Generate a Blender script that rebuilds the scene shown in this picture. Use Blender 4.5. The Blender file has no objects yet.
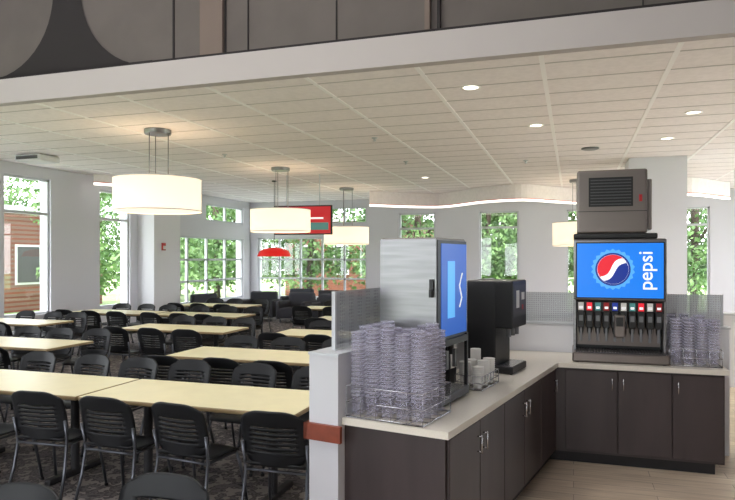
import bpy, bmesh, math, random
from mathutils import Matrix, Vector
random.seed(7)
S = bpy.context.scene
try:
    S.view_settings.view_transform = 'Standard'
except Exception:
    pass

# ------------------------------------------------------------ materials
def lin(c):
    return tuple(((v/255)/12.92 if v/255 <= .04045 else ((v/255+.055)/1.055)**2.4) for v in c)

def mat(name, rgb, rough=.6, metal=0, emit=0, ergb=None, noise=0, nscale=40, bump=0, alpha=1, trans=0, rgb2=None, spec=.5, stretch=None):
    m = bpy.data.materials.new(name); m.use_nodes = True
    nt = m.node_tree; b = nt.nodes['Principled BSDF']
    c = lin(rgb)
    b.inputs['Base Color'].default_value = (*c, 1)
    b.inputs['Roughness'].default_value = rough
    b.inputs['Metallic'].default_value = metal
    b.inputs['Specular IOR Level'].default_value = spec
    if emit:
        b.inputs['Emission Color'].default_value = (*lin(ergb or rgb), 1)
        b.inputs['Emission Strength'].default_value = emit
    if alpha < 1: b.inputs['Alpha'].default_value = alpha
    if trans: b.inputs['Transmission Weight'].default_value = trans
    if noise or bump or rgb2:
        tc = nt.nodes.new('ShaderNodeTexCoord')
        n = nt.nodes.new('ShaderNodeTexNoise'); n.inputs['Scale'].default_value = nscale
        n.inputs['Detail'].default_value = 3
        if stretch:
            mp = nt.nodes.new('ShaderNodeMapping'); mp.inputs['Scale'].default_value = stretch
            nt.links.new(tc.outputs['Object'], mp.inputs[0]); nt.links.new(mp.outputs[0], n.inputs['Vector'])
        else:
            nt.links.new(tc.outputs['Object'], n.inputs['Vector'])
        if noise or rgb2:
            r = nt.nodes.new('ShaderNodeValToRGB')
            r.color_ramp.elements[0].position = .35; r.color_ramp.elements[1].position = .65
            if rgb2:
                c1, c2 = lin(rgb2), c
            else:
                c1 = tuple(x*(1-noise) for x in c); c2 = tuple(min(1, x*(1+noise)) for x in c)
            r.color_ramp.elements[0].color = (*c1, 1); r.color_ramp.elements[1].color = (*c2, 1)
            nt.links.new(n.outputs['Fac'], r.inputs['Fac'])
            nt.links.new(r.outputs['Color'], b.inputs['Base Color'])
        if bump:
            bp = nt.nodes.new('ShaderNodeBump'); bp.inputs['Strength'].default_value = bump
            bp.inputs['Distance'].default_value = .01
            nt.links.new(n.outputs['Fac'], bp.inputs['Height'])
            nt.links.new(bp.outputs['Normal'], b.inputs['Normal'])
    return m

M = {}
M['wall'] = mat('wall_paint', (214, 214, 221), .8, bump=.05)
M['white'] = mat('white_paint', (228, 228, 232), .7)
M['greywall'] = mat('half_wall_paint', (206, 206, 211), .7)
M['tile'] = mat('acoustic_tile', (246, 240, 240), .95, noise=.03, nscale=14, bump=.2)
M['tbar'] = mat('tbar_white', (254, 252, 252), .5)
M['tbarline'] = mat('tbar_cross_grey', (200, 195, 194), .7)  # cross tee lines, greyer than the main runners
M['band'] = mat('bulkhead_paint', (188, 181, 182), .8)
M['upper'] = mat('upper_wall_panel', (104, 97, 95), .9, noise=.06, nscale=2)
M['upperdark'] = mat('dark_graphic', (46, 42, 44), .9)
M['pilaster'] = mat('pilaster_panel', (122, 108, 102), .9)
M['laminate'] = mat('dark_laminate', (60, 50, 50), .45, noise=.14, nscale=6, stretch=(1, 1, .2))
M['kick'] = mat('kick_black', (30, 28, 30), .7)
M['stone'] = mat('solid_surface', (222, 215, 203), .28, noise=.03, nscale=120)
M['steel'] = mat('brushed_steel', (138, 137, 140), .34, metal=.9, noise=.1, nscale=2.5, stretch=(1, 1, 14))
M['chrome'] = mat('chrome_wire', (200, 200, 204), .25, metal=1)
M['dsteel'] = mat('dark_steel', (124, 116, 112), .36, metal=.75)
M['black'] = mat('black_plastic', (16, 16, 19), .42)
M['chair'] = mat('chair_plastic', (15, 16, 19), .5, spec=.35)
M['leg'] = mat('chair_leg_metal', (96, 98, 104), .35, metal=.8)
M['tabletop'] = mat('table_laminate', (238, 229, 188), .35, noise=.03, nscale=5)
M['tabedge'] = mat('table_edge', (150, 128, 92), .5)
M['cherry'] = mat('cherry_wood', (128, 58, 36), .45, noise=.15, nscale=12)
M['frame'] = mat('window_frame', (200, 203, 208), .5)
M['red'] = mat('red_trim', (212, 130, 126), .5, emit=.1)
M['signred'] = mat('sign_red', (190, 40, 36), .5, emit=.3)
M['grass'] = mat('grass', (140, 162, 108), .9, noise=.15, nscale=2)
M['bounce_paving'] = mat('bounce_paving', (188, 188, 186), .9, noise=.05, nscale=3)
M['bark'] = mat('bark', (70, 58, 48), .9)
M['heater'] = mat('heater_grey', (86, 86, 90), .5)
M['louver'] = mat('louver_grey', (70, 70, 74), .5)
M['lounge'] = mat('lounge_fabric', (60, 62, 70), .85)
M['drum'] = mat('drum_fabric', (255, 240, 220), .8, emit=.9, ergb=(255, 234, 205))
M['diffuser'] = mat('diffuser', (255, 246, 230), .8, emit=1.3, ergb=(255, 232, 196))
M['lamp'] = mat('downlight_lens', (255, 250, 240), .5, emit=7, ergb=(255, 240, 215))
M['cove'] = mat('cove_light', (255, 250, 240), .5, emit=2.0, ergb=(255, 244, 238))
M['redshade'] = mat('red_shade', (205, 30, 30), .4, emit=.5, ergb=(220, 30, 25))
M['cup'] = mat('clear_cup', (186, 183, 204), .08, alpha=.26)
M['cuprim'] = mat('clear_cup_rim', (208, 206, 222), .08, alpha=.5)
M['paper'] = mat('white_paper', (226, 224, 220), .6)
M['label'] = mat('red_label', (170, 30, 36), .5)
M['dish'] = mat('nozzle_grey', (110, 112, 116), .4)
M['screenblue'] = mat('display_blue', (8, 50, 110), .3, emit=1.0, ergb=(16, 128, 238))
M['screenblue2'] = mat('display_deep_blue', (8, 40, 100), .3, emit=.75, ergb=(30, 98, 196))
M['screenlight'] = mat('display_lightblue', (40, 90, 150), .3, emit=.9, ergb=(90, 180, 245))
M['screendark'] = mat('logo_blue', (10, 30, 90), .3, emit=.8, ergb=(8, 48, 150))
M['screenwhite'] = mat('display_white', (200, 200, 200), .3, emit=.75, ergb=(250, 252, 255))
M['screenred'] = mat('display_red', (180, 30, 45), .3, emit=.8, ergb=(225, 25, 45))
M['tvred'] = mat('menu_red', (170, 30, 40), .3, emit=.55, ergb=(190, 28, 40))
M['tvteal'] = mat('menu_teal', (70, 130, 130), .3, emit=.4)

def glass():
    m = bpy.data.materials.new('window_glass'); m.use_nodes = True
    nt = m.node_tree; nt.nodes.clear()
    o = nt.nodes.new('ShaderNodeOutputMaterial'); mx = nt.nodes.new('ShaderNodeMixShader')
    t = nt.nodes.new('ShaderNodeBsdfTransparent'); g = nt.nodes.new('ShaderNodeBsdfGlossy')
    g.inputs['Roughness'].default_value = .02; mx.inputs[0].default_value = .05
    nt.links.new(t.outputs[0], mx.inputs[1]); nt.links.new(g.outputs[0], mx.inputs[2])
    nt.links.new(mx.outputs[0], o.inputs[0]); return m
M['glass'] = glass()
M['leaf'] = mat('leaves', (124, 156, 96), .7, rgb2=(66, 102, 54), nscale=1.2)

def brick():
    m = mat('brick', (160, 96, 78), .9)
    nt = m.node_tree; b = nt.nodes['Principled BSDF']
    tc = nt.nodes.new('ShaderNodeTexCoord'); br = nt.nodes.new('ShaderNodeTexBrick')
    mp = nt.nodes.new('ShaderNodeMapping'); mp.inputs['Rotation'].default_value = (math.radians(90), 0, 0)
    br.inputs['Scale'].default_value = 2.5
    br.inputs['Color1'].default_value = (*lin((140, 80, 64)), 1); br.inputs['Color2'].default_value = (*lin((116, 66, 54)), 1)
    br.inputs['Mortar'].default_value = (*lin((130, 106, 96)), 1)
    nt.links.new(tc.outputs['Object'], mp.inputs[0]); nt.links.new(mp.outputs[0], br.inputs['Vector'])
    nt.links.new(br.outputs['Color'], b.inputs['Base Color']); return m
M['brick'] = brick()

def carpet():
    m = mat('carpet', (80, 76, 76), .98)
    nt = m.node_tree; b = nt.nodes['Principled BSDF']
    tc = nt.nodes.new('ShaderNodeTexCoord')
    v = nt.nodes.new('ShaderNodeTexVoronoi'); v.inputs['Scale'].default_value = 22
    n = nt.nodes.new('ShaderNodeTexNoise'); n.inputs['Scale'].default_value = 9; n.inputs['Detail'].default_value = 6
    r = nt.nodes.new('ShaderNodeValToRGB'); r.color_ramp.interpolation = 'CONSTANT'
    e = r.color_ramp.elements
    e[0].color = (*lin((54, 50, 52)), 1); e[1].position = .42; e[1].color = (*lin((92, 86, 86)), 1)
    x = e.new(.52); x.color = (*lin((68, 62, 62)), 1); x = e.new(.6); x.color = (*lin((128, 120, 116)), 1)
    mx = nt.nodes.new('ShaderNodeMath'); mx.operation = 'MULTIPLY_ADD'; mx.inputs[1].default_value = .25
    nt.links.new(tc.outputs['Object'], v.inputs['Vector']); nt.links.new(tc.outputs['Object'], n.inputs['Vector'])
    nt.links.new(v.outputs['Distance'], mx.inputs[0]); nt.links.new(n.outputs['Fac'], mx.inputs[2])
    sb = nt.nodes.new('ShaderNodeMath'); sb.operation = 'SUBTRACT'; sb.inputs[1].default_value = .07
    nt.links.new(mx.outputs[0], sb.inputs[0]); nt.links.new(sb.outputs[0], r.inputs['Fac'])
    nt.links.new(r.outputs['Color'], b.inputs['Base Color']); return m
M['carpet'] = carpet()

def plank():
    m = mat('vinyl_plank', (196, 178, 156), .4)
    nt = m.node_tree; b = nt.nodes['Principled BSDF']
    tc = nt.nodes.new('ShaderNodeTexCoord'); br = nt.nodes.new('ShaderNodeTexBrick')
    br.inputs['Scale'].default_value = 1; br.inputs['Brick Width'].default_value = 1.2; br.inputs['Row Height'].default_value = .15
    br.inputs['Mortar Size'].default_value = .003
    br.inputs['Color1'].default_value = (*lin((206, 188, 166)), 1); br.inputs['Color2'].default_value = (*lin((182, 163, 143)), 1)
    br.inputs['Mortar'].default_value = (*lin((140, 124, 108)), 1)
    n = nt.nodes.new('ShaderNodeTexNoise'); n.inputs['Scale'].default_value = 3; n.inputs['Detail'].default_value = 6
    mp = nt.nodes.new('ShaderNodeMapping'); mp.inputs['Scale'].default_value = (1, 12, 1)
    nt.links.new(tc.outputs['Object'], mp.inputs[0]); nt.links.new(mp.outputs[0], n.inputs['Vector'])
    mix = nt.nodes.new('ShaderNodeMixRGB'); mix.blend_type = 'OVERLAY'; mix.inputs[0].default_value = .45
    nt.links.new(tc.outputs['Object'], br.inputs['Vector'])
    nt.links.new(br.outputs['Color'], mix.inputs[1]); nt.links.new(n.outputs['Fac'], mix.inputs[2])
    nt.links.new(mix.outputs[0], b.inputs['Base Color']); return m
M['plank'] = plank()

def perf():
    m = mat('perforated_screen', (196, 200, 204), .4, alpha=.6)
    nt = m.node_tree; b = nt.nodes['Principled BSDF']
    tc = nt.nodes.new('ShaderNodeTexCoord'); v = nt.nodes.new('ShaderNodeTexVoronoi')
    v.inputs['Scale'].default_value = 48; v.inputs['Randomness'].default_value = 0
    r = nt.nodes.new('ShaderNodeValToRGB'); r.color_ramp.elements[0].position = .3; r.color_ramp.elements[1].position = .36
    r.color_ramp.elements[0].color = (.3, .3, .3, 1); r.color_ramp.elements[1].color = (.75, .75, .75, 1)
    nt.links.new(tc.outputs['Object'], v.inputs['Vector']); nt.links.new(v.outputs['Distance'], r.inputs['Fac'])
    nt.links.new(r.outputs['Color'], b.inputs['Alpha']); return m
M['perf'] = perf()

# ------------------------------------------------------------ mesh builder
class MB:
    def __init__(s, T=None):
        s.v = []; s.f = []; s.m = []; s.mats = []; s.sm = []; s.T = T or Matrix.Identity(4)
    def mi(s, k):
        if k not in s.mats: s.mats.append(k)
        return s.mats.index(k)
    def add(s, vs, fs, k, smooth=False, T=None):
        o = len(s.v); TT = s.T @ T if T is not None else s.T
        for p in vs: s.v.append(TT @ Vector(p))
        i = s.mi(k)
        for f in fs: s.f.append(tuple(o+a for a in f)); s.m.append(i); s.sm.append(smooth)
    def box(s, x0, x1, y0, y1, z0, z1, k, T=None):
        vs = [(x0,y0,z0),(x1,y0,z0),(x1,y1,z0),(x0,y1,z0),(x0,y0,z1),(x1,y0,z1),(x1,y1,z1),(x0,y1,z1)]
        s.add(vs, [(0,3,2,1),(4,5,6,7),(0,1,5,4),(1,2,6,5),(2,3,7,6),(3,0,4,7)], k, T=T)
    def rbox(s, x0, x1, y0, y1, z0, z1, k, r=.01, seg=2, T=None):
        bm = bmesh.new(); bmesh.ops.create_cube(bm, size=1)
        for v in bm.verts:
            v.co = Vector(((x0+x1)/2+v.co.x*(x1-x0), (y0+y1)/2+v.co.y*(y1-y0), (z0+z1)/2+v.co.z*(z1-z0)))
        bmesh.ops.bevel(bm, geom=bm.edges[:], offset=r, segments=seg, affect='EDGES', profile=.5)
        bm.verts.index_update()
        s.add([v.co.copy() for v in bm.verts], [[v.index for v in f.verts] for f in bm.faces], k, smooth=False, T=T)
        bm.free()
    def lathe(s, prof, c, k, seg=16, T=None, smooth=True, caps=True):
        vs = []; fs = []; n = len(prof)
        for r, z in prof:
            for i in range(seg):
                a = 2*math.pi*i/seg
                vs.append((c[0]+r*math.cos(a), c[1]+r*math.sin(a), c[2]+z))
        for j in range(n-1):
            for i in range(seg):
                i2 = (i+1) % seg
                fs.append((j*seg+i, j*seg+i2, (j+1)*seg+i2, (j+1)*seg+i))
        s.add(vs, fs, k, smooth, T)
        if caps:
            s.add(vs[:seg], [tuple(reversed(range(seg)))], k, False, T)
            s.add(vs[-seg:], [tuple(range(seg))], k, False, T)
    def cyl(s, c, r, h, k, seg=16, T=None):
        s.lathe([(r, 0), (r, h)], c, k, seg, T)
    def tube(s, pts, r, k, seg=8, T=None):
        pts = [Vector(p) for p in pts]; vs = []; fs = []
        for i, p in enumerate(pts):
            d = (pts[min(i+1, len(pts)-1)] - pts[max(i-1, 0)]).normalized()
            up = Vector((0,0,1)) if abs(d.z) < .9 else Vector((1,0,0))
            a = d.cross(up).normalized(); b = d.cross(a)
            for j in range(seg):
                t = 2*math.pi*j/seg
                vs.append(p + a*r*math.cos(t) + b*r*math.sin(t))
        for i in range(len(pts)-1):
            for j in range(seg):
                j2 = (j+1) % seg
                fs.append((i*seg+j, (i+1)*seg+j, (i+1)*seg+j2, i*seg+j2))
        fs.append(tuple(range(seg))); fs.append(tuple(reversed(range((len(pts)-1)*seg, len(pts)*seg))))
        s.add(vs, fs, k, True, T)
    def prism(s, poly, z0, z1, k, T=None):
        n = len(poly)
        vs = [(x, y, z0) for x, y in poly] + [(x, y, z1) for x, y in poly]
        fs = [tuple(reversed(range(n))), tuple(range(n, 2*n))] + [(i, (i+1) % n, n+(i+1) % n, n+i) for i in range(n)]
        s.add(vs, fs, k, T=T)
    def vpoly(s, pts, y, k):   # vertical polygon (x,z) facing -Y
        s.add([(x, y, z) for x, z in pts], [tuple(range(len(pts)))], k)
    def mesh(s, name):
        me = bpy.data.meshes.new(name)
        me.from_pydata([tuple(v) for v in s.v], [], s.f)
        for k in s.mats: me.materials.append(M[k])
        me.polygons.foreach_set('material_index', s.m)
        me.polygons.foreach_set('use_smooth', s.sm)
        me.update(); return me
    def build(s, name, parent=None, origin=None):
        if origin is not None:
            o = Vector(origin); s.v = [v-o for v in s.v]
        ob = bpy.data.objects.new(name, s.mesh(name)); S.collection.objects.link(ob)
        if origin is not None: ob.location = origin
        if parent: ob.parent = parent
        return ob

def inst(name, me, loc, rz=0):
    ob = bpy.data.objects.new(name, me); S.collection.objects.link(ob)
    ob.location = loc; ob.rotation_euler = (0, 0, rz); return ob

# ------------------------------------------------------------ room shell
CZ = 3.74; LX = -10.8; FY = 20.0; RX = 6.0; BY = -3.0; HZ = 7.2; EY = 6.28

def wall(name, axis, c0, c1, a0, a1, z0, z1, ops, k='wall'):
    mb = MB()
    A = sorted({a0, a1, *[o[0] for o in ops], *[o[1] for o in ops]})
    Z = sorted({z0, z1, *[o[2] for o in ops], *[o[3] for o in ops]})
    for i in range(len(A)-1):
        for j in range(len(Z)-1):
            ca, cz = (A[i]+A[i+1])/2, (Z[j]+Z[j+1])/2
            if any(o[0] < ca < o[1] and o[2] < cz < o[3] for o in ops): continue
            if axis == 'x': mb.box(A[i], A[i+1], c0, c1, Z[j], Z[j+1], k)
            else: mb.box(c0, c1, A[i], A[i+1], Z[j], Z[j+1], k)
    return mb.build(name)

left_ops = [(6.9, 8.1, .6, 3.5), (9.85, 11.05, .6, 3.5), (12.55, 13.65, .6, 3.45), (15.3, 19.55, .45, 2.45), (17.2, 19.55, 2.95, 3.5),
            (2.0, 5.6, .4, 3.3)]
far_ops = [(-10.5, -6.5, .45, 2.5), (-10.5, -6.5, 2.95, 3.5), (-5.4, -4.2, .15, 3.25), (-2.8, -1.6, .15, 3.25), (-.2, 1.0, .15, 3.25), (2.45, 3.65, .15, 3.25)]
right_fill_ops = [(8.2, 12.8, .3, 3.4), (13.4, 18.8, .3, 3.4)]  # unseen glazing, added to let fill daylight in from the right
back_fill_ops = [(-10.2, -5.2, .3, 3.2), (-4.4, -.2, .3, 2.8)]  # unseen glazing behind the camera, added to flood the room with sky light
wall('wall_left', 'y', LX-.3, LX, BY, FY+.3, 0, HZ, left_ops)
wall('wall_far', 'x', FY, FY+.3, LX, RX, 0, HZ, far_ops)
wall('wall_right', 'y', RX, RX+.3, BY, FY+.3, 0, HZ, right_fill_ops)
wall('wall_back', 'x', BY-.3, BY, LX-.3, RX+.3, 0, HZ, back_fill_ops)

mb = MB(); mb.box(-1.42, RX, BY, FY, -.1, 0, 'plank'); mb.box(LX, -1.42, BY, FY, -.1, 0, 'carpet'); mb.build('floor')
mb = MB(); mb.box(LX, RX, EY, FY, CZ, CZ+.06, 'tile'); mb.build('ceiling')
mb = MB(); mb.box(LX-.3, RX+.3, BY-.3, FY+.3, HZ, HZ+.1, 'upper'); mb.build('ceiling_upper')
mb = MB()
x = -.296 - 1.22*8
while x < RX:
    mb.box(x-.024, x+.024, EY, FY, CZ-.008, CZ, 'tbar'); x += 1.22
y = EY + .3
while y < FY:
    mb.box(LX, RX, y-.011, y+.011, CZ-.004, CZ-.0005, 'tbarline'); y += .61
mb.build('ceiling_grid')
mb = MB(); mb.box(LX, RX, EY-.12, EY, CZ-.01, 4.03, 'band'); mb.box(LX, RX, EY-.02, EY+.06, 4.03, 4.09, 'upperdark'); mb.build('trim_bulkhead')

# upper wall with graphic
mb = MB(); mb.box(LX, RX, EY+.06, EY+.2, 4.03, HZ, 'upper')
Yg = EY+.045
cx, cz, r = -7.15, 5.1, 1.0
L1 = [(cx+r*math.cos(math.radians(-90 + 90*i/12)), cz+r*math.sin(math.radians(-90 + 90*i/12))) for i in range(13)]
cx2, cz2, r2 = -4.7, 5.1, 1.03
R1 = [(cx2+r2*math.cos(math.radians(180+80*i/12)), cz2+r2*math.sin(math.radians(180+80*i/12))) for i in range(13)]
vs = []; fs = []
for (a, b) in zip(L1, reversed(R1)):
    vs += [(a[0], Yg, a[1]), (b[0], Yg, b[1])]
for i in range(12): fs.append((2*i, 2*i+1, 2*i+3, 2*i+2))
mb.add(vs, fs, 'upperdark')
mb.box(LX, -4.7, Yg, Yg+.02, 4.03, 4.12, 'upperdark')
mb.box(-6.15, -5.73, Yg, Yg+.02, 5.1, HZ, 'upperdark')
mb.box(-4.03, -3.74, EY+.0, EY+.06, 4.09, HZ, 'pilaster')
for x0, w in ((-4.42, .02), (-4.06, .025), (-3.74, .02), (-3.45, .012), (-2.4, .012), (.6, .012), (1.8, .012)):
    mb.box(x0, x0+w, Yg, Yg+.02, 4.09, HZ, 'upperdark')
mb.box(-1.42, -1.37, EY-.03, EY+.05, 4.09, HZ, 'pilaster')
mb.box(-1.3, -1.27, EY-.0, EY+.05, 4.09, HZ, 'upperdark')
mb.tube([(-.1+.5*math.sin(t/10*1.5), EY+.03, 4.9-.75*(1-math.cos(t/10*1.5))) for t in range(11)], .015, 'upperdark')
mb.build('wall_upper')

mb = MB(); mb.box(LX, LX+.02, BY, FY, 0, .1, 'kick'); mb.build('baseboard_left')
mb = MB(); mb.box(LX, RX, FY-.02, FY, 0, .1, 'kick'); mb.build('baseboard_far')

# windows
wn = [0]
def window(axis, c, a0, a1, z0, z1, cols, rows):
    wn[0] += 1; mb = MB(); f = .05
    def b(p0, p1, q0, q1, d0, d1, k):
        if axis == 'x': mb.box(p0, p1, c+d0, c+d1, q0, q1, k)
        else: mb.box(c-d1, c-d0, p0, p1, q0, q1, k)
    b(a0, a1, z0, z0+f, .05, .15, 'frame'); b(a0, a1, z1-f, z1, .05, .15, 'frame')
    b(a0, a0+f, z0, z1, .05, .15, 'frame'); b(a1-f, a1, z0, z1, .05, .15, 'frame')
    for p in cols: b(p-.03, p+.03, z0, z1, .06, .14, 'frame')
    for q in rows: b(a0, a1, q-.03, q+.03, .06, .14, 'frame')
    b(a0+f, a1-f, z0+f, z1-f, .095, .1, 'glass')
    mb.build('window_%d' % wn[0])
for o in left_ops[:3]: window('y', LX, *o, [], [2.75])
window('y', LX, *left_ops[3], [16.3, 17.35, 18.45], [1.1, 1.75])
window('y', LX, *left_ops[4], [18.45], [])
for o in left_ops[5:]: window('y', LX, *o, [(o[0]+o[1])/2], [2.75])
window('x', FY, *far_ops[0], [-9.7, -8.9, -8.1, -7.3], [1.1, 1.75])
window('x', FY, *far_ops[1], [-9.7, -8.9, -8.1, -7.3], [])
for o in far_ops[2:]: window('x', FY, *o, [], [2.75])
for o in right_fill_ops: window('y', RX+.2, *o, [o[0]+(o[1]-o[0])/3, o[0]+(o[1]-o[0])*2/3], [2.6])  # added openings for side fill light
for o in back_fill_ops: window('x', BY-.2, *o, [o[0]+(o[1]-o[0])/3, o[0]+(o[1]-o[0])*2/3], [2.6])  # added openings for fill light from behind the camera

# column
mb = MB(); mb.box(1.02, 2.05, 13.35, 14.3, 0, CZ, 'wall'); mb.box(1.0, 2.07, 13.33, 14.32, 0, .1, 'kick'); mb.build('column')
mb = MB(); mb.box(LX, LX+.5, 13.95, 15.1, 0, CZ, 'white'); mb.build('wall_pier')

# heaters below windows
mb = MB(); mb.rbox(LX+.03, LX+.22, 15.4, 19.5, .02, .4, 'heater'); 
for i in range(40): mb.box(LX+.22, LX+.225, 15.45+i*.1, 15.51+i*.1, .1, .34, 'kick')
mb.build('radiator')
mb = MB(); mb.rbox(-10.4, -6.6, FY-.25, FY-.04, .02, .4, 'heater')
for i in range(37): mb.box(-10.35+i*.1, -10.29+i*.1, FY-.255, FY-.25, .1, .34, 'kick')
mb.build('radiator')
# cove light ribbon
ctrl = [(-6.6,17.2),(-5.6,17.5),(-4.7,18.3),(-3.8,18.7),(-3.0,18.1),(-2.3,17.4),(-1.3,17.1),(-.5,17.9),(.2,18.6),(1.2,18.3),(2.0,17.2),(2.7,16.9),(3.8,18.3),(4.8,18.9)]
def cat(P, n=6):
    out = []
    for i in range(1, len(P)-2):
        p0, p1, p2, p3 = [Vector(q) for q in P[i-1:i+3]]
        for j in range(n):
            t = j/n
            out.append(.5*((2*p1)+(-p0+p2)*t+(2*p0-5*p1+4*p2-p3)*t*t+(-p0+3*p1-3*p2+p3)*t**3))
    out.append(Vector(P[-2])); return out
def ribbon(mb, cv, z0, z1, off, k):
    vs = []; fs = []
    for p in cv: vs += [(p.x, p.y+off, z0), (p.x, p.y+off, z1), (p.x, p.y+off+.05, z0), (p.x, p.y+off+.05, z1)]
    for i in range(len(cv)-1):
        a = i*4; b = a+4
        fs += [(a, b, b+1, a+1), (a+2, a+3, b+3, b+2), (a, a+2, b+2, b), (a+1, b+1, b+3, a+3)]
    mb.add(vs, fs, k)
cv = cat(ctrl)
mb = MB(); ribbon(mb, cv, 3.37, CZ-.01, 0, 'tile'); ribbon(mb, cv, 3.35, 3.37, -.01, 'red'); ribbon(mb, cv, 3.29, 3.35, 0, 'cove')
mb.build('cove_light_valance')
cv2 = cat([(-10.9,11.4),(-10.5,12.0),(-10.1,12.7),(-10.2,13.5),(-10.3,14.2)])
mb = MB(); ribbon(mb, cv2, 3.56, CZ-.01, 0, 'tile'); ribbon(mb, cv2, 3.54, 3.56, -.01, 'red'); ribbon(mb, cv2, 3.48, 3.54, 0, 'cove')
mb.build('cove_light_valance')

# ------------------------------------------------------------ exterior
mb = MB(); mb.box(-70, 60, -40, 90, -.7, -.6, 'grass'); mb.build('lawn')
mb = MB(); mb.box(-14.5, 12, -12, -3.4, -.59, -.5, 'bounce_paving'); mb.box(6.4, 14, -3.4, 20.4, -.59, -.5, 'bounce_paving'); mb.box(-14.5, -11.2, -3.4, 23, -.59, -.5, 'bounce_paving'); mb.box(-11.2, 14, 20.4, 23, -.59, -.5, 'bounce_paving')  # pale ground added outside to bounce daylight up to the ceiling
mb.build('bounce_paving')
mb = MB()
mb.tube([(0,0,-.59),(.05,0,1.2),(0,.1,2.6),(.1,0,4.5)], .14, 'bark')
mb.tube([(0,.1,2.3),(.9,.3,3.6)], .06, 'bark'); mb.tube([(0,.1,2.4),(-.9,-.2,3.8)], .06, 'bark')
blobs = [(random.uniform(-1.8,1.8), random.uniform(-1.8,1.8), random.uniform(1.0,6.4), random.uniform(.7,1.25)) for _ in range(27)]
vs = []; fs = []
for bx, by, bz, br in blobs:
    for _ in range(180):
        d = Vector((random.gauss(0,1), random.gauss(0,1), random.gauss(0,1))).normalized()*br*random.uniform(.5, 1.1)
        p = Vector((bx, by, bz)) + d
        a = Vector((random.gauss(0,1), random.gauss(0,1), random.gauss(0,1))).normalized()
        b = a.cross(Vector((random.gauss(0,1), random.gauss(0,1), random.gauss(0,1)))).normalized()
        s_ = random.uniform(.08, .15); o = len(vs)
        vs += [p-a*s_, p+b*s_*.6, p+a*s_, p-b*s_*.6]; fs.append((o, o+1, o+2, o+3))
mb.add(vs, fs, 'leaf')
tree = mb.mesh('tree')
tp = [(-19,10.5),(-20,22.6),(-16,21.8),(-16.2,26.8),(-12.6,29.5),(-6.6,27.5),(-3.2,34),(-1.6,28.5),(1.5,33),(4.6,28.5),(8,31),
      (-34,20),(-34,25),(-33,30),(-29,33),(-24,35),(-20,33),(-5,38),(-1.5,40),(-8.5,31.5),(2.5,39),(6,37),(9.5,35),(-21,40),(-3.9,30.5),(1.6,28.3),(-22,30.8)]
for i, (x, y) in enumerate(tp):
    o = inst('tree', tree, (x, y, 0), i*1.3); s_ = .85+.3*random.random(); o.scale = (s_, s_, 1)
mb = MB(); mb.box(-28, -23.5, 15.5, 27.5, -.59, 3.9, 'brick')
for i in range(4):
    mb.box(-23.5, -23.45, 16.4+i*2.8, 17.8+i*2.8, .6, 2.4, 'white'); mb.box(-23.45, -23.43, 16.5+i*2.8, 17.7+i*2.8, .7, 2.3, 'heater')
mb.box(-28.2, -23.3, 15.3, 27.7, 3.9, 4.1, 'white')
mb.build('brick_building')
mb = MB(); mb.box(-17, -9.2, 36, 44, -.59, 4.0, 'brick')
for i in range(3):
    mb.box(-16+i*2.2, -15+i*2.2, 35.95, 36, .8, 2.6, 'white'); mb.box(-15.9+i*2.2, -15.1+i*2.2, 35.93, 35.95, .9, 2.5, 'heater')
mb.prism([(-17.3, 35.7), (-8.9, 35.7), (-8.9, 44.3), (-17.3, 44.3)], 4.0, 4.25, 'white')
mb.build('brick_building')

# ------------------------------------------------------------ pendants
def pendant(x, y, zb, zt, R):
    mb = MB()
    mb.lathe([(.19,-.07),(.2,-.05),(.2,-.001)], (x,y,CZ), 'steel', 24)
    for a in (0.3, 2.4, 4.5):
        mb.tube([(x+.16*math.cos(a), y+.16*math.sin(a), CZ-.06), (x+.16*math.cos(a), y+.16*math.sin(a), zt-.08)], .007, 'steel', 6)
    mb.lathe([(.2,0),(.2,.02)], (x,y,zt-.1), 'white', 20)
    mb.lathe([(R,0),(R,zt-zb),(R-.012,zt-zb),(R-.012,0)], (x,y,zb), 'drum', 48, caps=False)
    mb.lathe([(R+.004,0),(R+.004,.02)], (x,y,zb), 'white', 48, caps=False)
    mb.lathe([(R+.004,0),(R+.004,.02)], (x,y,zt-.02), 'white', 48, caps=False)
    mb.lathe([(R-.014,0),(R-.014,.01)], (x,y,zb+.015), 'diffuser', 48)
    for a in (.3, 2.4, 4.5):
        mb.tube([(x, y, zt-.09), (x+(R-.01)*math.cos(a), y+(R-.01)*math.sin(a), zt-.03)], .008, 'steel', 6)
    mb.build('drum_pendant_lamp')
pendant(-5.99, 8.2, 2.50, 3.0, .64)
pendant(-5.99, 12.45, 2.36, 2.84, .64)
pendant(-5.98, 16.6, 2.18, 2.66, .62)
pendant(.1, 16.6, 2.1, 2.68, .6)
mb = MB(); x, y = -7.15, 14.5
mb.tube([(x,y,CZ),(x,y,2.1)], .008, 'black'); mb.lathe([(.42,0),(.42,.02),(.36,.14),(.2,.2),(.05,.22)], (x,y,1.84), 'redshade', 32)
mb.cyl((x,y,CZ-.03), .06, .03, 'black'); mb.build('red_pendant_lamp')

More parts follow.
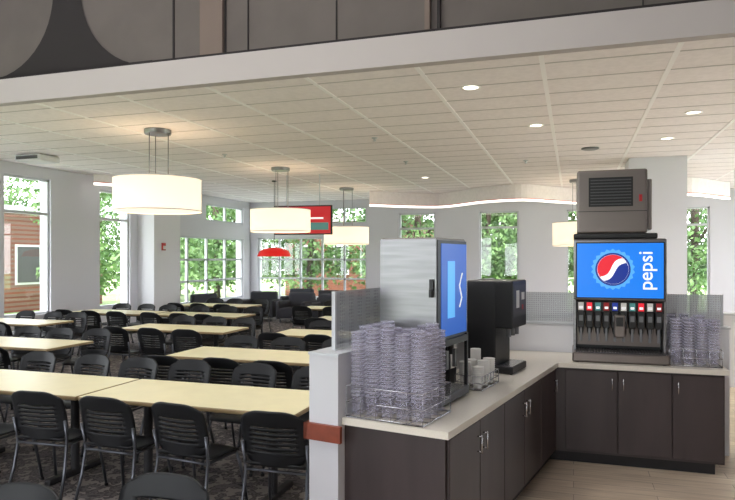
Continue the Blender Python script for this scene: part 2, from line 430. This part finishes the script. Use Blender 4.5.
def downlight(x, y, power=40):
    mb = MB(); mb.lathe([(.105,0),(.115,-.008),(.09,-.012),(.085,-.002)], (x,y,CZ), 'tbar', 24, caps=False)
    mb.lathe([(.085,-.004),(.084,-.002)], (x,y,CZ), 'lamp', 24); mb.build('recessed_downlight')
    l = bpy.data.lights.new('downlight_beam', 'SPOT'); l.energy = power; l.spot_size = math.radians(130); l.spot_blend = .6
    l.color = (1, .94, .86); l.shadow_soft_size = .08
    ob = bpy.data.objects.new('downlight_beam', l); S.collection.objects.link(ob); ob.location = (x, y, CZ-.05)
for p in ((-1.11,7.24),(-.52,9.6),(1.52,9.39),(1.44,11.3),(-3.4,15.0)):
    downlight(*p, 85)
mb = MB(); mb.lathe([(.15,0),(.15,-.02),(.12,-.03),(.0,-.03)], (.28,11.9,CZ-.001), 'dish', 24, caps=False); mb.build('ceiling_speaker')
for x, y in ((-3.05,9.8),(-6.2,10.5),(-.9,13.0),(-3.2,12.4)):
    mb = MB(); mb.lathe([(.05,0),(.05,-.01),(.02,-.02),(.015,-.05),(.035,-.055),(.0,-.06)], (0,0,0), 'frame', 12, caps=False); o = mb.build('fire_sprinkler'); o.location = (x, y, CZ-.002)
mb = MB(); mb.rbox(-9.95,-9.35,9.3,9.8,CZ-.13,CZ-.01,'white',r=.03); mb.box(-9.9,-9.4,9.29,9.3,CZ-.1,CZ-.04,'heater'); mb.build('ceiling_projector')
mb = MB(); mb.rbox(1.92,2.25,9.0,9.06,2.68,2.9,'white',r=.008); mb.box(1.95,2.22,8.99,9.0,2.71,2.87,'signred'); mb.tube([(2.08,9.03,2.9),(2.08,9.03,CZ)],.01,'white'); mb.build('exit_sign')
mb = MB(); mb.rbox(LX+.5,LX+.54,14.25,14.4,2.0,2.2,'label',r=.01); mb.box(LX+.54,LX+.56,14.28,14.37,2.03,2.12,'paper'); mb.build('fire_alarm')

T = Matrix.Translation((-5.98, 13.6, 0)) @ Matrix.Rotation(math.radians(6), 4, 'Z')
mb = MB(T); mb.box(-.70,.70,0,.07,2.34,3.02,'black'); mb.box(-.67,.67,-.006,0,2.37,2.99,'tvred')
mb.box(-.55,.05,-.012,-.006,2.84,2.93,'tvteal'); mb.box(.15,.62,-.012,-.006,2.45,2.62,'tvteal'); mb.box(-.58,-.1,-.012,-.006,2.45,2.7,'louver'); mb.box(-.05,.5,-.012,-.006,2.7,2.74,'screenwhite')
mb.tube([(-.4,.04,3.0),(-.4,.04,CZ)],.015,'frame'); mb.tube([(.4,.04,3.0),(.4,.04,CZ)],.015,'frame')
mb.build('menu_display')

# ------------------------------------------------------------ tables / chairs
def table_mesh(L=1.8, W=.76):
    mb = MB(); h = L/2; w = W/2
    mb.rbox(-h, h, -w, w, .715, .745, 'tabedge', r=.006, seg=1)
    mb.box(-h+.006, h-.006, -w+.006, w-.006, .745, .7475, 'tabletop')
    for sx in (-h+.35, h-.35):
        mb.cyl((sx, 0, .05), .035, .65, 'kick', 12)
        mb.rbox(sx-.03, sx+.03, -.3, .3, .0, .05, 'kick', r=.012)
        mb.box(sx-.04, sx+.04, -.28, .28, .69, .715, 'kick')
    mb.box(-h+.35, h-.35, -.02, .02, .66, .7, 'kick')
    return mb.mesh('dining_table')
TM = table_mesh()

def chair_mesh():
    bm = bmesh.new()
    NU, NV = 18, 35
    g = []
    for j in range(NV+1):
        t = j/NV; row = []
        for i in range(NU+1):
            u = 2*i/NU-1
            z = .47+.37*t - (.035*abs(u)**4 if t > .8 else .0)*((t-.8)/.2 if t > .8 else 0) + (.02*abs(u)**2 if t < .2 else 0)
            wdt = .215 + .012*math.sin(math.pi*t)
            wdt -= .03*max(0, (t-.82)/.18)**2 + .03*max(0, (.15-t)/.15)
            y = -.205-.075*t + .045*u*u + .012*math.sin(math.pi*t*1.2)
            row.append(bm.verts.new((u*wdt, y, z)))
        g.append(row)
    for j in range(NV):
        for i in range(NU):
            if j in (9, 12, 15, 18, 21, 24) and i not in (0, 1, 2, 15, 16, 17): continue
            bm.faces.new((g[j][i], g[j][i+1], g[j+1][i+1], g[j+1][i]))
    g = []; NU, NV = 12, 12
    for j in range(NV+1):
        t = j/NV; row = []
        for i in range(NU+1):
            u = 2*i/NU-1
            wdt = .22 - .03*max(0, (t-.8)/.2)**2 - .02*max(0, (.2-t)/.2)
            y = -.2+.43*t - .015*abs(u)**4*(t > .5)
            z = .455 - .018*(1-u*u)*math.sin(math.pi*min(1, t*1.2)) - .035*max(0, (t-.75)/.25)**2 + .03*max(0, (.12-t)/.12)
            row.append(bm.verts.new((u*wdt, y, z)))
        g.append(row)
    for j in range(NV):
        for i in range(NU): bm.faces.new((g[j][i], g[j][i+1], g[j+1][i+1], g[j+1][i]))
    me = bpy.data.meshes.new('tmp'); bm.to_mesh(me); bm.free()
    ob = bpy.data.objects.new('tmp', me); S.collection.objects.link(ob)
    md = ob.modifiers.new('s', 'SOLIDIFY'); md.thickness = .012; md.offset = 0
    dg = bpy.context.evaluated_depsgraph_get(); em = bpy.data.meshes.new_from_object(ob.evaluated_get(dg))
    mb = MB(); mb.add([v.co.copy() for v in em.vertices], [tuple(p.vertices) for p in em.polygons], 'chair', True)
    bpy.data.objects.remove(ob); 
    for s_ in (-1, 1):
        mb.tube([(s_*.235,-.27,.012),(s_*.22,-.2,.25),(s_*.213,-.17,.43),(s_*.218,-.175,.5),(s_*.222,-.2,.62)], .0115, 'leg')
        mb.tube([(s_*.235,.25,.012),(s_*.215,.2,.3),(s_*.2,.16,.425)], .0115, 'leg')
        mb.tube([(s_*.205,-.17,.43),(s_*.2,.0,.428),(s_*.2,.17,.425)], .0105, 'leg')
        mb.cyl((s_*.235,-.27,0), .016, .02, 'black', 10); mb.cyl((s_*.235,.25,0), .016, .02, 'black', 10)
    mb.tube([(-.2,.16,.425),(.2,.16,.425)], .01, 'leg'); mb.tube([(-.213,-.17,.43),(.213,-.17,.43)], .01, 'leg')
    return mb.mesh('dining_chair')
CM = chair_mesh()
def chair(x, y, back, j=.09):
    inst('dining_chair', CM, (x, y, 0), (0 if back else math.pi) + random.uniform(-j, j))

rows = [
    (4.3, [-2.68, -4.50, -6.32]),
    (6.25, [-3.30, -6.7, -8.6]),
    (8.3, [-3.1, -5.6, -8.9]),
    (10.4, [-3.4, -6.6, -8.5]),
    (12.6, [-4.6, -7.6]),
]
for ri, (yc, xs) in enumerate(rows):
    for x in xs:
        inst('dining_table', TM, (x, yc, 0), 0)
        for d in (-.58, .02, .6):
            if ri > 0 : chair(x+d+random.uniform(-.04,.04), yc-.58+random.uniform(-.05,.03), True)
            if ri > 0 : chair(x+d+random.uniform(-.05,.05), yc+.58+random.uniform(-.03,.06), False)
for x in (-1.82, -2.50, -3.12, -3.74, -4.35, -4.95, -5.6, -6.3, -6.9): chair(x, 3.88+random.uniform(-.03,.03), True, .12)
for x in (-2.18, -2.76, -3.42, -3.98, -4.55, -5.2, -5.9, -6.6): chair(x, 4.92+random.uniform(-.03,.05), False, .12)
chair(-1.70, 2.15, False); chair(-2.2, 1.86, False)

# lounge chairs
mb = MB()
mb.rbox(-.38,.38,-.35,.35,.12,.42,'lounge',r=.05,seg=3); mb.rbox(-.4,.4,.22,.42,.12,.82,'lounge',r=.06,seg=3)
mb.rbox(-.46,-.34,-.36,.4,.1,.6,'lounge',r=.04,seg=3); mb.rbox(.34,.46,-.36,.4,.1,.6,'lounge',r=.04,seg=3)
for a in (-.36,.36):
    for b in (-.28,.32): mb.cyl((a,b,0),.02,.13,'leg',8)
LM = mb.mesh('lounge_armchair')
for x, y, r in ((-8.6,16.6,.2),(-7.4,16.4,-.1),(-6.2,16.0,.1),(-9.4,15.2,1.2),(-7.0,18.4,3.1),(-8.3,18.5,0),(-5.2,15.2,-.2)):
    inst('lounge_armchair', LM, (x, y, 0), r)
mb = MB(); mb.cyl((0,0,.42),.35,.03,'tabedge',24); mb.cyl((0,0,.02),.03,.4,'leg'); mb.cyl((0,0,0),.2,.02,'leg',20); 
o = mb.build('side_table'); o.location = (-7.2, 17.4, 0)

# ------------------------------------------------------------ serving counter
PH = math.radians(-11.2)
NL = Vector((-1.27, 3.45, 0))
TL = Matrix.Translation(NL) @ Matrix.Rotation(PH, 4, 'Z')
def W2(u, v): p = TL @ Vector((u, v, 0)); return (p.x, p.y)
def inset_poly(off):
    a = W2(0, off); b = W2(.655-off, off)
    yy = 5.84+off; d = Vector((math.sin(-PH), math.cos(-PH)))
    t = (yy-b[1])/d.y; c = (b[0]+d.x*t, yy)
    al = W2(0, 0); t2 = (6.5-al[1])/d.y
    return [a, b, c, (1.21-off, yy), (1.21-off, 6.5), (al[0]+d.x*t2, 6.5)], c, b
pol, C0, B0 = inset_poly(0)
mb = MB(); mb.prism(pol, .84, .88, 'stone')
p2, C1, B1 = inset_poly(.03); mb.prism(p2, .1, .84, 'laminate')
p3, _, _ = inset_poly(.09); mb.prism(p3, 0, .1, 'kick')
u0 = .655-.03
Ld = (Vector(C1)-Vector(B1)).length
def door_l(v0, v1, hs):
    mb.rbox(u0, u0+.018, v0+.004, v1-.004, .125, .825, 'laminate', r=.003, seg=1, T=TL)
    hv = v0+.05 if hs < 0 else v1-.05
    mb.tube([(u0+.045, hv, .64), (u0+.045, hv, .75)], .005, 'chrome', 8, T=TL)
    for z in (.65, .74): mb.tube([(u0+.015, hv, z), (u0+.045, hv, z)], .004, 'chrome', 6, T=TL)
v = .05; wd = (Ld-.1)/5
for i in range(5):
    door_l(v, v+wd, 1 if i % 2 == 0 else -1); v += wd
y0 = 5.84+.03
def door_r(x0, x1, hs):
    mb.rbox(x0+.004, x1-.004, y0-.018, y0, .125, .825, 'laminate', r=.003, seg=1)
    hx = x0+.045 if hs < 0 else x1-.045
    mb.tube([(hx, y0-.045, .67), (hx, y0-.045, .77)], .005, 'chrome')
    for z in (.68, .76): mb.tube([(hx, y0-.045, z), (hx, y0-.01, z)], .004, 'chrome', 6)
door_r(-.07, .36, 1); door_r(.36, .785, -1); door_r(.785, 1.17, -1)
mb.build('serving_counter')

# half walls
mb = MB(TL)
mb.box(-.2, -.002, -.04, 3.3, 0, 1.235, 'greywall'); mb.box(-.205, .003, -.045, 3.3, 1.235, 1.25, 'frame')
mb.box(-.225, -.2, -.065, 3.3, .745, .84, 'cherry'); mb.box(-.225, .025, -.065, -.04, .745, .84, 'cherry'); 
mb.build('wall_half_left')
mb = MB(); mb.box(-.62, 1.35, 6.52, 6.66, 0, 1.15, 'white'); mb.box(-.63, 1.36, 6.51, 6.67, 1.15, 1.17, 'frame'); mb.build('wall_half_back')
mb = MB(TL); mb.box(-.11, -.095, .08, 3.1, 1.255, 1.60, 'perf')
for v in (.08, 1.08, 2.08, 3.08): mb.box(-.115, -.09, v-.01, v+.01, 1.252, 1.60, 'frame')
mb.build('privacy_screen')
mb = MB(); mb.box(-.6, 1.3, 6.58, 6.595, 1.17, 1.46, 'perf')
for x in (-.6, .05, .7, 1.3): mb.box(x-.01, x+.01, 6.575, 6.6, 1.17, 1.46, 'frame')
mb.build('privacy_screen')
mb = MB(); mb.box(1.6, 5.0, 10.0, 10.15, 0, 1.0, 'white'); mb.box(1.58, 5.02, 9.98, 10.17, 1.0, 1.03, 'frame'); mb.build('wall_half_right')

# ------------------------------------------------------------ cup racks
def cup_stack(mb, x, y, z, n, T):
    h = .024
    mb.lathe([(.028, 0), (.032, .004), (.0385, .10)], (x, y, z), 'cup', 14, T=T, smooth=True, caps=False)
    zz = .10
    for i in range(n):
        mb.lathe([(.0385, zz), (.0395, zz+h*.7)], (x, y, z), 'cup', 14, T=T, smooth=True, caps=False)
        mb.lathe([(.0395, zz+h*.7), (.0418, zz+h*.74), (.0418, zz+h*.98)], (x, y, z), 'cuprim', 14, T=T, smooth=True, caps=False)
        zz += h
    mb.lathe([(.0395, zz), (.030, zz-.10), (.001, zz-.10)], (x, y, z), 'cup', 14, T=T, smooth=True, caps=False)
def wire_rack(mb, x0, x1, y0, y1, z0, z1, T, dx=.09):
    r = .003
    for z in (z0+.01, (z0+z1)/2, z1):
        mb.tube([(x0,y0,z),(x1,y0,z)], r, 'chrome', 5, T=T); mb.tube([(x0,y1,z),(x1,y1,z)], r, 'chrome', 5, T=T)
        mb.tube([(x0,y0,z),(x0,y1,z)], r, 'chrome', 5, T=T); mb.tube([(x1,y0,z),(x1,y1,z)], r, 'chrome', 5, T=T)
    n = max(2, round((x1-x0)/dx))
    for i in range(n+1):
        x = x0+(x1-x0)*i/n
        mb.tube([(x,y0,z1),(x,y0,z0+.004),(x,y1,z0+.004),(x,y1,z1)], r, 'chrome', 5, T=T)
    n = max(2, round((y1-y0)/dx))
    for i in range(n+1):
        y = y0+(y1-y0)*i/n
        mb.tube([(x0,y,z1),(x0,y,z0+.004),(x1,y,z0+.004),(x1,y,z1)], r, 'chrome', 5, T=T)
mb = MB(); wire_rack(mb, .015, .5, .02, .42, .88, 1.06, TL); 
for i in range(5):
    for j in range(4):
        cup_stack(mb, .066+i*.096, .07+j*.096, .89, random.choice((16, 17, 17, 18)), TL)
mb.build('plastic_cup_rack')
mb = MB(); I = Matrix.Identity(4); wire_rack(mb, .79, 1.18, 5.95, 6.34, .88, 1.03, I)
for i in range(4):
    for j in range(4):
        cup_stack(mb, .84+i*.097, 5.997+j*.096, .89, random.choice((11, 12, 13)), I)
mb.build('plastic_cup_rack')
mb = MB(); wire_rack(mb, .27, .47, 1.08, 1.45, .88, .98, TL, .06)
for i in range(2):
    for j in range(3):
        n = random.choice((5, 7, 9)); prof = [(.03, 0), (.04, .08)]
        for q in range(n): prof += [(.04, .08+q*.014), (.044, .088+q*.014), (.044, .092+q*.014)]
        mb.lathe(prof+[(.001, prof[-1][1])], (.325+i*.095, 1.14+j*.12, .89), 'paper', 14, T=TL, caps=False)
mb.build('paper_cup_basket')
mb = MB(TL); mb.rbox(.08, .2, 1.15, 1.3, .88, 1.3, 'black', r=.01); mb.box(.2, .204, 1.17, 1.28, 1.0, 1.25, 'paper'); mb.build('napkin_dispenser')

# ------------------------------------------------------------ steel beverage machine
mb = MB(TL)
mb.rbox(.01, .24, .452, .95, .90, 1.92, 'steel', r=.008)
mb.rbox(.20, .40, .452, .95, 1.27, 1.92, 'steel', r=.008)
mb.box(.012, .398, .447, .453, 1.275, 1.915, 'steel')
mb.box(.02, .39, .46, .94, 1.92, 1.926, 'dsteel')
mb.box(.40, .406, .455, .945, 1.28, 1.91, 'black')
mb.box(.406, .41, .50, .935, 1.31, 1.89, 'screenblue2')
mb.box(.41, .412, .60, .72, 1.42, 1.78, 'screenlight')
mb.tube([(.412,.8,1.48),(.412,.84,1.54),(.412,.8,1.62),(.412,.85,1.70)], .005, 'screenwhite')
mb.rbox(.235, .43, .46, .94, .895, .95, 'black', r=.008)
for i in range(12): mb.box(.25, .42, .48+i*.037, .49+i*.037, .95, .953, 'chrome')
for v in (.47, .93): mb.box(.40, .42, v-.012, v+.012, .93, 1.3, 'black')
mb.box(.39, .425, .47, .93, 1.25, 1.29, 'black')
for v in (.55, .70, .85):
    mb.cyl((.33, v, 1.16), .022, .11, 'black', 12); mb.box(.35, .37, v-.02, v+.02, 1.08, 1.2, 'dish')
for a in (.03, .38):
    for b in (.48, .92): mb.cyl((a, b, .88), .015, .03, 'black', 10)
mb.rbox(.355, .385, .432, .447, 1.60, 1.67, 'black', r=.004); mb.cyl((.37, .43, 1.56), .014, .05, 'black', 10)
mb.build('beverage_machine')

# black coffee brewer
mb = MB(TL)
mb.rbox(.10, .34, 1.78, 2.18, .9, 1.62, 'black', r=.012)
mb.rbox(.33, .48, 1.78, 2.18, 1.24, 1.62, 'black', r=.012)
mb.rbox(.33, .48, 1.78, 2.18, .885, .94, 'black', r=.008)
mb.box(.48, .483, 1.81, 2.15, 1.33, 1.58, 'louver'); mb.box(.483, .485, 1.87, 1.95, 1.40, 1.54, 'paper'); mb.box(.483, .485, 2.02, 2.1, 1.46, 1.52, 'paper')
mb.box(.483, .485, 2.03, 2.07, 1.38, 1.42, 'label')
for v in (1.87, 1.98, 2.09): mb.cyl((.42, v, 1.17), .02, .08, 'dish', 12)
mb.box(.36, .47, 1.8, 2.16, .94, .943, 'chrome')
for a in (.12, .46):
    for b in (1.8, 2.16): mb.cyl((a, b, .88), .012, .025, 'black', 8)
mb.build('coffee_brewer')
mb = MB(TL)
mb.rbox(.2, .3, 1.52, 1.62, .88, 1.0, 'black', r=.01); mb.cyl((.25, 1.57, 1.0), .04, .1, 'paper', 14); mb.build('condiment_holder')

# ------------------------------------------------------------ soda fountain
root = bpy.data.objects.new('soda_fountain', None); S.collection.objects.link(root)
F = 6.02
mb = MB()
mb.rbox(.0, .77, F, 6.48, 1.42, 1.97, 'steel', r=.02, seg=3)
mb.box(.02, .75, F-.008, F, 1.44, 1.94, 'black')
mb.box(.0, .77, 6.25, 6.48, .93, 1.42, 'black'); mb.box(-.001, .02, 6.1, 6.48, .95, 1.42, 'steel'); mb.box(.75, .771, 6.1, 6.48, .95, 1.42, 'steel')
mb.box(.03, .74, 6.24, 6.25, 1.0, 1.3, 'dsteel')
mb.rbox(-.01, .78, 5.93, 6.48, .885, .965, 'dsteel', r=.012)
mb.box(.02, .75, 5.95, 6.22, .965, .972, 'black')
for i in range(30): mb.box(.03+i*.0242, .038+i*.0242, 5.955, 6.2, .972, .976, 'chrome')
for a in (.03, .74):
    for b in (5.97, 6.45): mb.cyl((a, b, .88), .018, .01, 'black', 10)
mb.build('cabinet', root)
mb = MB()
mb.rbox(.02, .75, F+.02, 6.3, 1.31, 1.42, 'black', r=.01)
cols = ['paper', 'screenred', 'tvteal', 'label', 'screendark', 'paper', 'tvteal', 'screenred', 'paper', 'label']
for i in range(10):
    x = .035+i*.071
    mb.rbox(x, x+.058, F-.01, F+.1, 1.18, 1.33, 'black', r=.006)
    mb.box(x+.006, x+.052, F-.014, F-.01, 1.335, 1.405, cols[i]); mb.box(x+.014, x+.044, F-.016, F-.014, 1.35, 1.37, 'screenwhite')
    mb.box(x+.012, x+.046, F-.013, F-.01, 1.24, 1.29, 'dish')
    mb.lathe([(.012, 0), (.02, .02), (.022, .06)], (x+.029, F+.04, 1.12), 'black', 12)
    mb.rbox(x+.018, x+.04, F+.0, F+.018, 1.06, 1.18, 'dish', r=.004)
mb.rbox(.34, .43, F-.03, F+.1, 1.1, 1.3, 'dsteel', r=.012); mb.box(.355, .415, F-.034, F-.03, 1.2, 1.28, 'black')
mb.build('valves', root)
mb = MB()
mb.vpoly([(.03,1.45),(.74,1.45),(.74,1.93),(.03,1.93)], F-.010, 'screenblue')
cx, cz, r = .33, 1.70, .13
def circ(r, n=40, jit=0): return [(cx+(r+(jit if i % 2 else 0))*math.cos(2*math.pi*i/n), cz+(r+(jit if i % 2 else 0))*math.sin(2*math.pi*i/n)) for i in range(n)]
mb.vpoly(circ(.165, 44, .018), F-.0115, 'screenlight'); mb.vpoly(circ(r+.016), F-.013, 'screendark'); mb.vpoly(circ(r), F-.0145, 'screenwhite')
rot = math.radians(35)
def rp(x, z): return (cx+x*math.cos(rot)-z*math.sin(rot), cz+x*math.sin(rot)+z*math.cos(rot))
def region(sign, off, amp):
    n = 24; rr = r*.99; xs = [-1+2*i/n for i in range(n+1)]; vs = []; fs = []
    for x in xs:
        lim = math.sqrt(max(0, 1-x*x))
        lo = (off + amp*math.sin(x*math.pi*.9))
        a = max(min(lo, lim), -lim); b = sign*lim
        p = rp(x*rr, a*rr); q = rp(x*rr, b*rr)
        vs += [(p[0], F-.016, p[1]), (q[0], F-.016, q[1])]
    for i in range(n): fs.append((2*i, 2*i+2, 2*i+3, 2*i+1) if sign > 0 else (2*i, 2*i+1, 2*i+3, 2*i+2))
    return vs, fs
v_, f_ = region(1, .16, .22); mb.add(v_, f_, 'screenred')
v_, f_ = region(-1, -.22, .2); mb.add(v_, f_, 'screendark')
mb.build('display', root)
tc = bpy.data.curves.new('lettering', 'FONT'); tc.body = 'pepsi'; tc.size = .165; tc.extrude = .001; tc.align_x = 'CENTER'; tc.offset = .001
to = bpy.data.objects.new('lettering', tc); S.collection.objects.link(to); to.location = (.65, F-.016, 1.69)
to.rotation_euler = (Matrix.Rotation(math.radians(-90), 4, 'Y') @ Matrix.Rotation(math.radians(90), 4, 'X')).to_euler()
tc.materials.append(M['screenwhite']); to.parent = root

mb = MB()
mb.rbox(.0, .70, F+.04, 6.47, 1.972, 2.02, 'black', r=.01)
mb.rbox(.03, .62, F+.06, 6.46, 2.02, 2.59, 'dsteel', r=.02, seg=3)
mb.box(.13, .50, F+.052, F+.06, 2.26, 2.52, 'black')
for i in range(9): mb.box(.145, .485, F+.044, F+.054, 2.275+i*.027, 2.285+i*.027, 'louver')
mb.box(.035, .615, F+.056, F+.06, 2.215, 2.22, 'black'); mb.box(.55, .575, F+.05, F+.06, 2.3, 2.36, 'label')
mb.rbox(.62, .66, F+.1, 6.4, 2.05, 2.5, 'dsteel', r=.01)
mb.build('ice_maker')

# ------------------------------------------------------------ lights
def area(name, loc, sx, sy, e, col=(1, .95, .88), rot=(0, 0, 0)):
    l = bpy.data.lights.new(name, 'AREA'); l.shape = 'RECTANGLE'; l.size = sx; l.size_y = sy; l.energy = e; l.color = col
    o = bpy.data.objects.new(name, l); S.collection.objects.link(o); o.location = loc; o.rotation_euler = rot; return o
area('added_fill_light', (-4, 2.0, 7.0), 8, 4, 440, (1, .97, .94))  # added area light out of view, brightens the near hall and counter
sun = bpy.data.lights.new('sun', 'SUN'); sun.energy = 7; sun.angle = .05; sun.color = (1, .96, .9)
so = bpy.data.objects.new('sun', sun); S.collection.objects.link(so); so.rotation_euler = (math.radians(22), 0, math.radians(-15))

w = bpy.data.worlds.new('World'); S.world = w; w.use_nodes = True
nt = w.node_tree; bg = nt.nodes['Background']
bg.inputs['Color'].default_value = (.91, .95, 1, 1); bg.inputs['Strength'].default_value = 7.2

# ------------------------------------------------------------ camera
cam = bpy.data.cameras.new('camera'); co = bpy.data.objects.new('camera', cam); S.collection.objects.link(co)
co.location = (0, 0, 1.8); co.rotation_euler = (math.radians(90), 0, math.atan(206/637))
cam.sensor_width = 36; cam.lens = 36*637/735; cam.shift_y = 8/735; cam.clip_end = 300
S.camera = co
